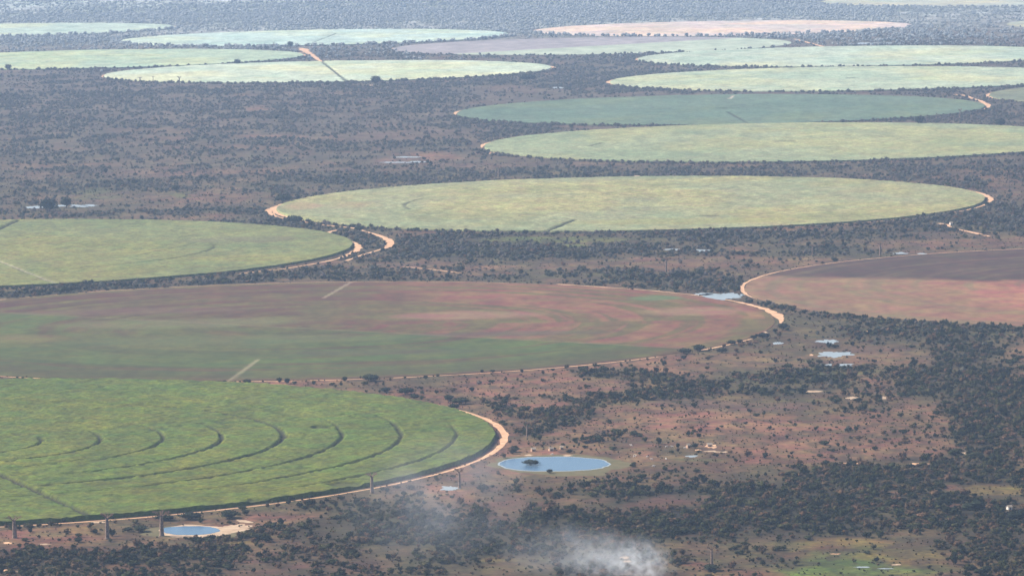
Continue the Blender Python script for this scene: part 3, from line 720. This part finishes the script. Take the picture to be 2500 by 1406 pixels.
for i, (px, py, hp, girth, lab) in enumerate(BAOBABS):
    x, y = at(px, py); h = hp * mpp(px, py)
    e = empty("baobab", (x, y, 0), i * 1.3)
    e.scale = (h * girth * 1.2, h * girth * 1.2, h)
    tag(e, lab, "baobab", "baobab trees scattered over the plain")
    for nm, me in zip(("trunk", "branches", "foliage"), BAO[i % 4]): link(nm, me, e)
    KEEP.append((x, y, 3.5, 4.0))

# single dark trees: px, py of the foot, width and height in photograph pixels, label
TREES = [
 (904, 930, 38, 15, "broad dark tree clump on the track in front of the brown field"),
 (709, 117, 15, 15, "round dark tree on the left of the top end of the white track"),
 (19, 172, 17, 14, "round dark tree at left edge in front of the far green field"),
 (580, 158, 17, 13, "round tree on the seam between two far green fields"),
 (918, 206, 24, 20, "peaked tree on the near rim of the far pale field"),
 (115, 516, 44, 30, "largest dark tree between the white pools on the left"),
 (162, 507, 27, 27, "round dark tree right of the largest one by the white pools"),
 (430, 468, 19, 16, "round dark tree alone in scrub right of a thin baobab"),
 (2243, 304, 26, 20, "big dark tree left of the baobab cluster at right"),
 (2443, 309, 24, 18, "dark tree near right edge behind the green field"),
 (258, 424, 10, 12, "small solitary tree in the left scrub between faint baobabs"),
 (690, 494, 34, 18, "dark tree beside the outer sandy loop of the pale green field"),
 (718, 545, 38, 17, "wide dark tree where the sandy loops meet"),
 (878, 566, 22, 15, "dark tree at the start of the S bend of the track"),
 (700, 937, 15, 14, "round tree on the track, between brown and bright green fields"),
 (603, 936, 18, 10, "low wide tree on the track where the pale diagonal path begins"),
 (842, 931, 13, 12, "round tree on the track just left of the broad dark clump"),
 (447, 934, 10, 7, "small tree on the track left of the pale diagonal path"),
 (549, 935, 10, 7, "small tree on the track touching the foot of the diagonal path"),
 (1039, 926, 12, 10, "small round tree on the brown field's track, right of the broad clump"),
 (1176, 910, 9, 8, "small tree left in the pair on the track at mid picture"),
 (1203, 910, 13, 8, "small wide tree right in the pair on the track at mid picture"),
 (1912, 806, 26, 17, "dark round tree closing the wide orange end of the track"),
 (1891, 812, 13, 10, "small tree left of the tree at the orange track's end"),
 (1864, 826, 26, 13, "wide dark tree on the orange track's front stretch, right of two"),
 (1840, 829, 18, 11, "dark tree on the orange track's front stretch, middle one"),
 (1804, 839, 15, 11, "dark tree left of a gap in the orange track, touching another"),
 (1786, 842, 19, 11, "dark tree at the left end of the pair by the orange track"),
 (1708, 857, 30, 15, "broad dark tree at the left end of the orange track"),
 (1762, 861, 22, 11, "broad low tree just below the orange track"),
 (1672, 863, 28, 12, "dark broad tree left of the orange track's end"),
 (1283, 574, 16, 13, "dark tree on the near rim of the widest pale green field"),
 (1040, 566, 11, 8, "small tree on the rim right of the S bend"),
 (1296, 1135, 34, 12, "dark bush growing out of the blue pond's water"),
 (1342, 1155, 16, 10, "small dark tree on the near shore of the blue pond"),
 (2080, 845, 12, 12, "small round dark tree right of the small white pool"),
 (2382, 1254, 58, 36, "very dark big tree at right edge, left of the white hut"),
 (2316, 1240, 22, 26, "tall dark tree left of the very dark big one"),
 (2488, 1272, 60, 28, "broad black tree in the right corner below the white hut"),
 (1288, 197, 34, 14, "dark tree clump right of the far pale field"),
 (943, 957, 26, 11, "dark clump nearest the far edge of the bright green field"),
 (990, 962, 34, 15, "dark tree clump on pink soil above the bright green field"),
 (1012, 973, 20, 10, "small clump in front of the dark one on pink soil"),
 (1097, 978, 24, 14, "dark tree left of the pair near the sandy bend"),
 (1122, 986, 38, 15, "wide dark tree on pink soil near the sandy bend"),
 (1108, 998, 22, 12, "small dark tree at the edge of the sandy bend"),
 (345, 1297, 34, 15, "dark round bushy tree between two baobabs by the small pond"),
 (312, 1297, 20, 10, "low bush left of the round one between two baobabs"),
 (465, 1268, 46, 17, "dark tree behind the small pond against the crop edge"),
 (562, 1264, 44, 18, "widest dark tree behind the right end of the small pond"),
 (598, 1257, 18, 13, "round tree right of the widest one behind the small pond"),
 (400, 1270, 42, 13, "low dark tree behind the small pond's left end"),
 (232, 1303, 13, 12, "small dark tree left of the white trunked baobab"),
 (944, 1202, 12, 12, "small dark tree right of the leaning baobab"),
 (1179, 1198, 26, 14, "dark tree right of the pinkish baobab"),
 (1738, 1392, 40, 14, "dark bushes at the foot of the slim pale baobab"),
 (1654, 1094, 10, 13, "dark upright tree among the cattle"),
 (1697, 1094, 17, 13, "dark round tree beside the pale hut yard"),
 (1255, 1103, 28, 12, "dark tree left of the small huts behind the blue pond"),
]
for i, (px, py, wp, hp, lab) in enumerate(TREES):
    x, y = at(px, py); m = mpp(px, py); w = wp * m; h = hp * m
    e = empty("tree", (x, y, 0), i * 2.1)
    wide = w / h > 1.7
    cm = CROWN[3] if wide else CROWN[i % 3]
    sw = w / (11.5 if wide else 8.4); sh = h / (5.9 if wide else 6.7)
    e.scale = (sw, sw, sh)
    tag(e, lab, "tree")
    link("trunk", TRUNKM[i % 2], e); link("crown", cm, e)
    KEEP.append((x, y, w * .5, w * .8))

# ------------------------------------------------------------------ huts
def hut(px, py, wm, dm, hm, wallm, lab, rz=0.0):
    x, y = at(px, py); e = empty("hut", (x, y, 0), rz); tag(e, lab, "hut", "small huts on the plain")
    b = MB(); b.box(-wm / 2, wm / 2, -dm / 2, dm / 2, 0, hm)
    # gables
    for s in (-1, 1):
        X = s * wm / 2; b.add([(X, -dm / 2, hm), (X, dm / 2, hm), (X, 0, hm + dm * .36), (X - s * .12, -dm / 2, hm), (X - s * .12, dm / 2, hm), (X - s * .12, 0, hm + dm * .36)], [(0, 1, 2), (3, 5, 4), (0, 3, 4, 1), (1, 4, 5, 2), (2, 5, 3, 0)])
    b.build("wall", wallm, e)
    r = MB(); ex = .35; hr = dm * .36 + .12
    for s in (-1, 1):
        r.add([(-wm / 2 - ex, s * (dm / 2 + .4), hm - .22), (wm / 2 + ex, s * (dm / 2 + .4), hm - .22), (wm / 2 + ex, 0, hm + hr), (-wm / 2 - ex, 0, hm + hr),
               (-wm / 2 - ex, s * (dm / 2 + .4), hm - .05), (wm / 2 + ex, s * (dm / 2 + .4), hm - .05), (wm / 2 + ex, 0, hm + hr + .2), (-wm / 2 - ex, 0, hm + hr + .2)],
              [(0, 1, 2, 3), (7, 6, 5, 4), (0, 4, 5, 1), (1, 5, 6, 2), (3, 7, 4, 0)])
    r.build("roof", M_thatch, e)
    d = MB(); d.box(-.45, .45, -dm / 2 - .06, -dm / 2 - .003, 0, min(1.8, hm - .15)); d.build("door", M_door, e)
    KEEP.append((x, y - 16, wm * 1.3, 22))
hut(2464, 1243, 3.6, 3.0, 2.0, M_lime, "small white walled thatched hut among dark trees near right edge", .5)
hut(1302, 1101, 3.6, 3.0, 1.9, M_clay, "orange walled hut, leftmost of three small huts behind the blue pond", .35)
hut(1345, 1100, 3.8, 3.0, 1.9, M_clay, "clay hut in the middle of three small huts behind the blue pond", .5)
hut(1371, 1096, 2.8, 2.6, 1.7, M_clay, "smallest hut, rightmost of three behind the blue pond", .2)
hut(1680, 1093, 3.0, 3.0, 2.4, M_clay, "brown hut with pale roof left of the bare sandy yard", .6)
hut(1732, 1090, 4.2, 3.2, 1.9, M_clay, "low pale hut on the bare sandy yard right of a dark tree", .3)
hut(2322, 549, 3.4, 3.0, 2.6, M_lime, "small white hut at the head of the sandy road near right edge", .4)

# ------------------------------------------------------------------ pale zebu cattle
def zebu_mesh(seed, graze):
    """one skinned body: trunk with hump, neck, head, four jointed legs, tail"""
    hd = (1.45, 0, .55) if graze else (1.50, 0, 1.42)
    P = [((0, 0, 1.02), .36), ((.45, 0, 1.04), .36), ((.72, 0, 1.10), .30), ((.62, 0, 1.38), .15), ((1.02, 0, 1.18 if not graze else .98), .19), ((hd[0] - .16, 0, hd[2] + .06), .15), ((hd[0] + .10, 0, hd[2] - .10), .09),
         ((-.45, 0, 1.02), .36), ((-.78, 0, 1.06), .26), ((-.98, 0, .98), .05), ((-1.04, 0, .50), .035)]
    E = [(0, 1), (1, 2), (2, 3), (2, 4), (4, 5), (5, 6), (0, 7), (7, 8), (8, 9), (9, 10)]
    for s in (-1, 1):
        n = len(P); P += [((.60, s * .22, .80), .15), ((.58, s * .22, .46), .075), ((.61, s * .22, .10), .06), ((.67, s * .22, .03), .065)]; E += [(1, n), (n, n + 1), (n + 1, n + 2), (n + 2, n + 3)]
        n = len(P); P += [((-.66, s * .22, .84), .19), ((-.56, s * .23, .64), .12), ((-.80, s * .22, .42), .07), ((-.76, s * .22, .10), .055), ((-.70, s * .22, .03), .065)]; E += [(7, n), (n, n + 1), (n + 1, n + 2), (n + 2, n + 3), (n + 3, n + 4)]
    me = bpy.data.meshes.new("body"); me.from_pydata([p for p, r in P], E, []); me.update()
    o = bpy.data.objects.new("body", me); COL.objects.link(o)
    sk = o.modifiers.new("skin", 'SKIN'); ss = o.modifiers.new("sub", 'SUBSURF'); ss.levels = 1; ss.render_levels = 1
    for i, (p, r) in enumerate(P): me.skin_vertices[0].data[i].radius = (r, r)
    me.skin_vertices[0].data[0].use_root = True
    dg = bpy.context.evaluated_depsgraph_get(); m2 = bpy.data.meshes.new_from_object(o.evaluated_get(dg)); bpy.data.objects.remove(o)
    m2.name = "body"; m2.materials.clear(); m2.materials.append(M_hide)
    hx, hz = hd[0] - .14, hd[2] + .16; out = [("body", m2)]
    for s in (-1, 1):
        h = MB(); h.tube([(hx, s * .07, hz), (hx - .02, s * .26, hz + .14), (hx + .04, s * .30, hz + .42)], [.035, .028, .008], 6); out.append(("horn", h.mesh("horn", M_horn)))
        ea = MB(); ea.tube([(hx, s * .12, hz - .06), (hx - .04, s * .24, hz - .08), (hx - .06, s * .33, hz - .14)], [.02, .055, .015], 6); out.append(("ear", ea.mesh("ear", M_hide)))
    return out
ZB = [zebu_mesh(1, True), zebu_mesh(2, False)]
CATTLE = [(1627, 1092, .3, "white zebu cow left of a dark upright tree, in the far row"), (1641, 1092, 2.9, "small pale zebu cow touching the dark upright tree's left side"), (1672, 1095, 3.4, "bright white zebu cow just left of the brown hut"),
          (1549, 1116, 0.1, "leftmost white zebu cow on the grass right of the blue pond"), (1580, 1117, .4, "white zebu cow in the grass, second from the blue pond"), (1591, 1123, 3.0, "white zebu cow in the middle of the grass, nearest its neighbour"),
          (1626, 1122, 1.7, "white zebu cow seen end on, rightmost on the grass"), (1595, 1140, .2, "nearest pale zebu cow, in front of the others by reddish soil"), (1348, 1111, .2, "white zebu cow standing on the far shore of the blue pond"),
          (1541, 1089, 2.6, "pale zebu cow half hidden by dark bushes, left of the far row")]
for i, (px, py, rz, lab) in enumerate(CATTLE):
    x, y = at(px, py); e = empty("zebu_cow", (x, y, 0), rz); e.scale = (1.12,) * 3; tag(e, lab, "cow", "pale zebu cattle near the blue pond")
    for nm, me in ZB[i % 2]: link(nm, me, e)
    KEEP.append((x, y - 8, 4, 16))

# ------------------------------------------------------------------ scattering the bush
FL = [(cx, cy, R) for cx, cy, R in FIELDS.values()]
trk = np.array(TRK)
def blocked(x, y, s):
    bad = np.zeros(len(x), bool)
    for cx, cy, R in FL: bad |= (x - cx) ** 2 + (y - cy) ** 2 < (R + 2.0 + s * .5) ** 2
    for cx, cy, rx, ry in KEEP: bad |= ((x - cx) / (rx + s * .4)) ** 2 + ((y - cy) / (ry + s * .4)) ** 2 < 1
    # tracks: coarse cells, most bushes off the road
    cell = {}
    for tx, ty, w in TRK: cell.setdefault((int(tx // 8), int(ty // 8)), []).append((tx, ty, w))
    keys = set(cell)
    kx = (x // 8).astype(int); ky = (y // 8).astype(int)
    keep_ = RNG.uniform(0, 1, len(x))
    for i in np.nonzero(~bad)[0]:
        reach = (s[i] * .7 * 7.0 if keep_[i] > .22 else 0.0)      # most bushes that would screen the verge were cleared
        for st in range(int(reach // 8) + 1):
            yi = y[i] + st * 8; kyi = int(yi // 8)
            for dx in (-1, 0, 1):
                for dy in (-1, 0, 1):
                    k = (kx[i] + dx, kyi + dy)
                    if k in keys:
                        for tx, ty, w in cell[k]:
                            if (x[i] - tx) ** 2 + (yi - ty) ** 2 < (w * .5 + s[i] * .36) ** 2: bad[i] = True; break
                if bad[i]: break
            if bad[i]: break
    return bad

PX = []; PY = []; PS = []
bands = [(2750, 3500, 34, 1.0), (3500, 4600, 36, 1.0), (4600, 7200, 46, 1.0), (7200, 10500, 90, 1.1), (10500, 15000, 150, 1.15), (15000, 23500, 430, 1.35)]
for y0, y1, area, sc in bands:
    hw = .125 * y1 + 120
    n = int((y1 - y0) * 2 * hw / area)
    x = RNG.uniform(-hw, hw, n); y = RNG.uniform(y0, y1, n)
    k = np.abs(x) < .125 * y + 120; x = x[k]; y = y[k]
    v, _ = terrain(x, y)
    k = RNG.uniform(0, 1, len(x)) < v ** 1.15; x = x[k]; y = y[k]; v = v[k]
    s = (.30 + .95 * RNG.uniform(0, 1, len(x)) ** 2.0 + .28 * v) * sc
    PX.append(x); PY.append(y); PS.append(s)
    if y0 >= 3500: continue
# scattered single bushes on open ground
for y0, y1, area, s0, s1 in ((2900, 5000, 1100, .35, .95), (5000, 8000, 2600, .35, .95), (2900, 4400, 95, .12, .38), (4400, 7500, 240, .16, .45)):
    hw = .125 * y1 + 120; n = int((y1 - y0) * 2 * hw / area); x = RNG.uniform(-hw, hw, n); y = RNG.uniform(y0, y1, n)
    PX.append(x); PY.append(y); PS.append(RNG.uniform(s0, s1, n))
# hedge of bushes along the near rims of the fields
for key, dens_ in (('C', 1.0), ('D', 1.2), ('F', 1.0), ('G', .9), ('H', .8), ('I', .6), ('M', .9), ('O', .8), ('N', .5), ('B', .18), ('E', .8), ('A', .35), ('P', .6), ('K', .5)):
    cx, cy, R = FIELDS[key]; n = int(330 * dens_)
    t = R_(1) * RNG.uniform(-170, -10, n); r = R + 13 + np.abs(RNG.normal(0, 12, n)); r += (5 if key in 'AD' else 0)
    PX.append(cx + r * np.cos(t)); PY.append(cy + r * np.sin(t)); PS.append(RNG.uniform(.55, 1.25, n) * (1 + max(0, cy - 6000) / 12000))
PX = np.concatenate(PX); PY = np.concatenate(PY); PS = np.concatenate(PS)
bad = blocked(PX, PY, PS * 5.5)
PX, PY, PS = PX[~bad], PY[~bad], PS[~bad]
print("bushes", len(PX))

# the 300 that show largest stand on their own
u, v = to_px(PX, PY)
show = PS / np.sqrt(PX ** 2 + PY ** 2 + H * H) * ((u > 8) & (u < 2492) & (v > 0) & (v < 1404))
order = np.argsort(-show)
solo = order[:300]; rest = order[300:]
def zone(px, py):
    if px < 620: return "dark scrub bush in the lower left, in front of the bright green field", "foreground bushes at left"
    if px < 1100: return "scrub bush in the hazy thicket between small pond and smoke", "foreground bushes between pond and smoke"
    if px < 1660: return "dark thicket bush below the blue pond, around the smoke", "foreground bushes around the smoke"
    if px < 2180: return "dark green thicket bush between the smoke and the green marsh", "foreground bushes right of the smoke"
    return "dark green bush in the dense thicket of the lower right corner", "foreground bushes at lower right"
for n, i in enumerate(solo):
    o = link("bush", BUSH[n % 5], None, (PX[i], PY[i], 0), float(RNG.uniform(0, 6.28)))
    s = float(PS[i]); o.scale = (s, s, s * float(RNG.uniform(.85, 1.2)))
    lab, grp = zone(u[i], v[i]); tag(o, lab, "bush", grp)
SRC = {}
for o in COL.objects:
    if o.name.startswith("bush") and o.data in BUSH and BUSH.index(o.data) not in SRC: SRC[BUSH.index(o.data)] = o

# everything else: five scatters of the same bushes, one object each
def scatter(idx, sel):
    me = bpy.data.meshes.new("scrub"); n = len(sel)
    co = np.zeros((n, 3), np.float32); co[:, 0] = PX[sel]; co[:, 1] = PY[sel]
    me.vertices.add(n); me.vertices.foreach_set("co", co.ravel())
    a = me.attributes.new("sc", 'FLOAT_VECTOR', 'POINT'); sv = np.stack([PS[sel], PS[sel], PS[sel] * RNG.uniform(.8, 1.2, n)], 1).astype(np.float32); a.data.foreach_set("vector", sv.ravel())
    a = me.attributes.new("rt", 'FLOAT_VECTOR', 'POINT'); rv = np.zeros((n, 3), np.float32); rv[:, 2] = RNG.uniform(0, 6.28, n); a.data.foreach_set("vector", rv.ravel())
    o = link("scrub", me); tag(o, kind="stuff")
    ng = bpy.data.node_groups.new("scatter_bushes", 'GeometryNodeTree')
    ng.interface.new_socket("Geometry", in_out='INPUT', socket_type='NodeSocketGeometry'); ng.interface.new_socket("Geometry", in_out='OUTPUT', socket_type='NodeSocketGeometry')
    N = ng.nodes; L = ng.links
    gi = N.new("NodeGroupInput"); go = N.new("NodeGroupOutput"); ip = N.new("GeometryNodeInstanceOnPoints"); oi = N.new("GeometryNodeObjectInfo")
    oi.transform_space = 'ORIGINAL'; oi.inputs["Object"].default_value = SRC[idx]
    for nm, sk in (("sc", "Scale"), ("rt", "Rotation")):
        na = N.new("GeometryNodeInputNamedAttribute"); na.data_type = 'FLOAT_VECTOR'; na.inputs["Name"].default_value = nm; L.new(na.outputs["Attribute"], ip.inputs[sk])
    mp = N.new("GeometryNodeMeshToPoints"); L.new(gi.outputs[0], mp.inputs["Mesh"]); L.new(mp.outputs[0], ip.inputs["Points"]); L.new(oi.outputs["Geometry"], ip.inputs["Instance"]); L.new(ip.outputs[0], go.inputs[0])
    md = o.modifiers.new("scatter", 'NODES'); md.node_group = ng
yy = PY[rest] + RNG.normal(0, 1, len(rest)) * 400
far_k = np.where(yy > 12000, 2, np.where((yy > 5000) & (RNG.uniform(0, 1, len(rest)) < .38 + sst(5200, 8000, yy) * .58), 1, 0))  # farther plants swap to paler copies with haze in their colour
for q, (ms, kk, nm, lab, grp) in enumerate((( HAZED_BUSH, 1, "hazed_bush", "dull grey dry bush in the scrub beyond the widest pale green field", "haze-greyed bushes of the middle distance"),
                                         (HAZED_TREE, 2, "hazed_tree", "tree with haze-paled colour in the woodland at the very top", "pale trees of the far woodland"))):
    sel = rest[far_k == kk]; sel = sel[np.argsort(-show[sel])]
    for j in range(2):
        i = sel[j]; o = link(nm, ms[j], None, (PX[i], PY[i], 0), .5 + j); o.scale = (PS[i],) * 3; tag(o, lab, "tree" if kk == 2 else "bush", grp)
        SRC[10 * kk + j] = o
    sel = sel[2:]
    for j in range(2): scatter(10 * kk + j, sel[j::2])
near = rest[far_k == 0]
for k in range(5): scatter(k, near[k::5])

# ------------------------------------------------------------------ smoke of a small bush fire
def mat_smoke(name, dens, scale, lo, hi, col, loc, rad):
    m = bpy.data.materials.new(name); m.use_nodes = True; nt = m.node_tree; N = nt.nodes; L = nt.links
    N.remove(N["Principled BSDF"]); out = N["Material Output"]
    pv = N.new("ShaderNodeVolumePrincipled"); pv.inputs["Color"].default_value = (*col, 1); L.new(pv.outputs[0], out.inputs["Volume"])
    tc = N.new("ShaderNodeNewGeometry"); n1 = N.new("ShaderNodeTexNoise"); n1.inputs["Scale"].default_value = 1 / scale; n1.inputs["Detail"].default_value = 3; n1.inputs["Distortion"].default_value = .6
    L.new(tc.outputs["Position"], n1.inputs["Vector"])
    mr = N.new("ShaderNodeMapRange"); mr.interpolation_type = 'SMOOTHSTEP'; mr.inputs["From Min"].default_value = lo; mr.inputs["From Max"].default_value = hi; mr.inputs["To Max"].default_value = dens
    L.new(n1.outputs["Fac"], mr.inputs["Value"])
    # thins out towards the outside of the puff
    sb = N.new("ShaderNodeVectorMath"); sb.operation = 'SUBTRACT'; sb.inputs[1].default_value = loc; L.new(tc.outputs["Position"], sb.inputs[0])
    dv = N.new("ShaderNodeVectorMath"); dv.operation = 'DIVIDE'; dv.inputs[1].default_value = rad; L.new(sb.outputs[0], dv.inputs[0])
    ln = N.new("ShaderNodeVectorMath"); ln.operation = 'LENGTH'; L.new(dv.outputs[0], ln.inputs[0])
    fo = N.new("ShaderNodeMapRange"); fo.interpolation_type = 'SMOOTHSTEP'; fo.inputs["From Min"].default_value = .15; fo.inputs["From Max"].default_value = 1.0; fo.inputs["To Min"].default_value = 1; fo.inputs["To Max"].default_value = 0
    L.new(ln.outputs["Value"], fo.inputs["Value"])
    mu = N.new("ShaderNodeMath"); mu.operation = 'MULTIPLY'; L.new(mr.outputs[0], mu.inputs[0]); L.new(fo.outputs[0], mu.inputs[1]); L.new(mu.outputs[0], pv.inputs["Density"])
    return m
def puff(px, py, rad, z, dens, scale, lo, hi, col):
    x, y = at(px, py); loc = (x, y, z)
    m = mat_smoke("smoke", dens, scale, lo, hi, col, loc, rad)
    b = []; Fs = []; ns, nq = 20, 12
    for j in range(nq + 1):
        ph = math.pi * j / nq
        for i in range(ns):
            t = 2 * math.pi * i / ns; b.append((rad[0] * math.sin(ph) * math.cos(t), rad[1] * math.sin(ph) * math.sin(t), max(rad[2] * math.cos(ph), -z + .4)))
    for j in range(nq):
        for i in range(ns):
            p, q = j * ns + i, j * ns + (i + 1) % ns; Fs.append((p, p + ns, q + ns, q))
    me = bpy.data.meshes.new("smoke"); me.from_pydata(b, [], Fs); me.validate(); me.update(); me.materials.append(m)
    return tag(link("smoke", me, None, loc), kind="stuff")
if True:
    puff(1560, 1404, (31, 80, 24), 6, .034, 6, .46, .72, (.92, .95, .99))
    puff(1470, 1398, (36, 70, 22), 9, .014, 8, .42, .68, (.93, .95, .98))
    puff(1380, 1390, (62, 90, 24), 12, .0045, 16, .38, .68, (.86, .90, .98))
    puff(1080, 1265, (95, 420, 30), 16, .0018, 34, .38, .68, (.84, .89, .98))

# ------------------------------------------------------------------ haze
def build_haze(density, color, g):
    m = bpy.data.materials.new("haze"); m.use_nodes = True; N = m.node_tree.nodes; L = m.node_tree.links
    N.remove(N["Principled BSDF"]); pv = N.new("ShaderNodeVolumePrincipled")
    pv.inputs["Color"].default_value = (*color, 1); pv.inputs["Density"].default_value = density; pv.inputs["Anisotropy"].default_value = g
    L.new(pv.outputs[0], N["Material Output"].inputs["Volume"])
    b = MB(); b.box(-130000, 130000, -9000, 95000, -1.5, 520)
    me = b.mesh("haze", m); tag(link("haze", me), kind="stuff")
build_haze(2.8e-5, (.49, .68, 1.0), 0.1)

# ------------------------------------------------------------------ light
EL = R_(40); AZ = R_(70)          # the sun stands left and a little beyond
sd = Vector((-math.sin(AZ) * math.cos(EL), math.cos(AZ) * math.cos(EL), math.sin(EL)))
sl = bpy.data.lights.new("sun", 'SUN'); sl.energy = 5.0; sl.angle = R_(.5); sl.color = (1.0, .92, .80)
so = bpy.data.objects.new("sun", sl); COL.objects.link(so); so.rotation_euler = sd.to_track_quat('Z', 'Y').to_euler(); so.location = (0, 3000, 900)
w = bpy.data.worlds.new("World"); scene.world = w; w.use_nodes = True
N = w.node_tree.nodes; L = w.node_tree.links
sky = N.new("ShaderNodeTexSky"); sky.sky_type = 'NISHITA'; sky.sun_disc = False; sky.sun_elevation = EL; sky.sun_rotation = math.atan2(sd.x, sd.y); sky.altitude = 200
bg = N["Background"]; bg.inputs["Strength"].default_value = .08; L.new(sky.outputs[0], bg.inputs["Color"])
scene.view_settings.view_transform = 'Standard'; scene.view_settings.look = 'None'; scene.view_settings.exposure = 1.05; scene.view_settings.gamma = 1.0
scene.render.engine = 'CYCLES'
scene.cycles.volume_bounces = 1
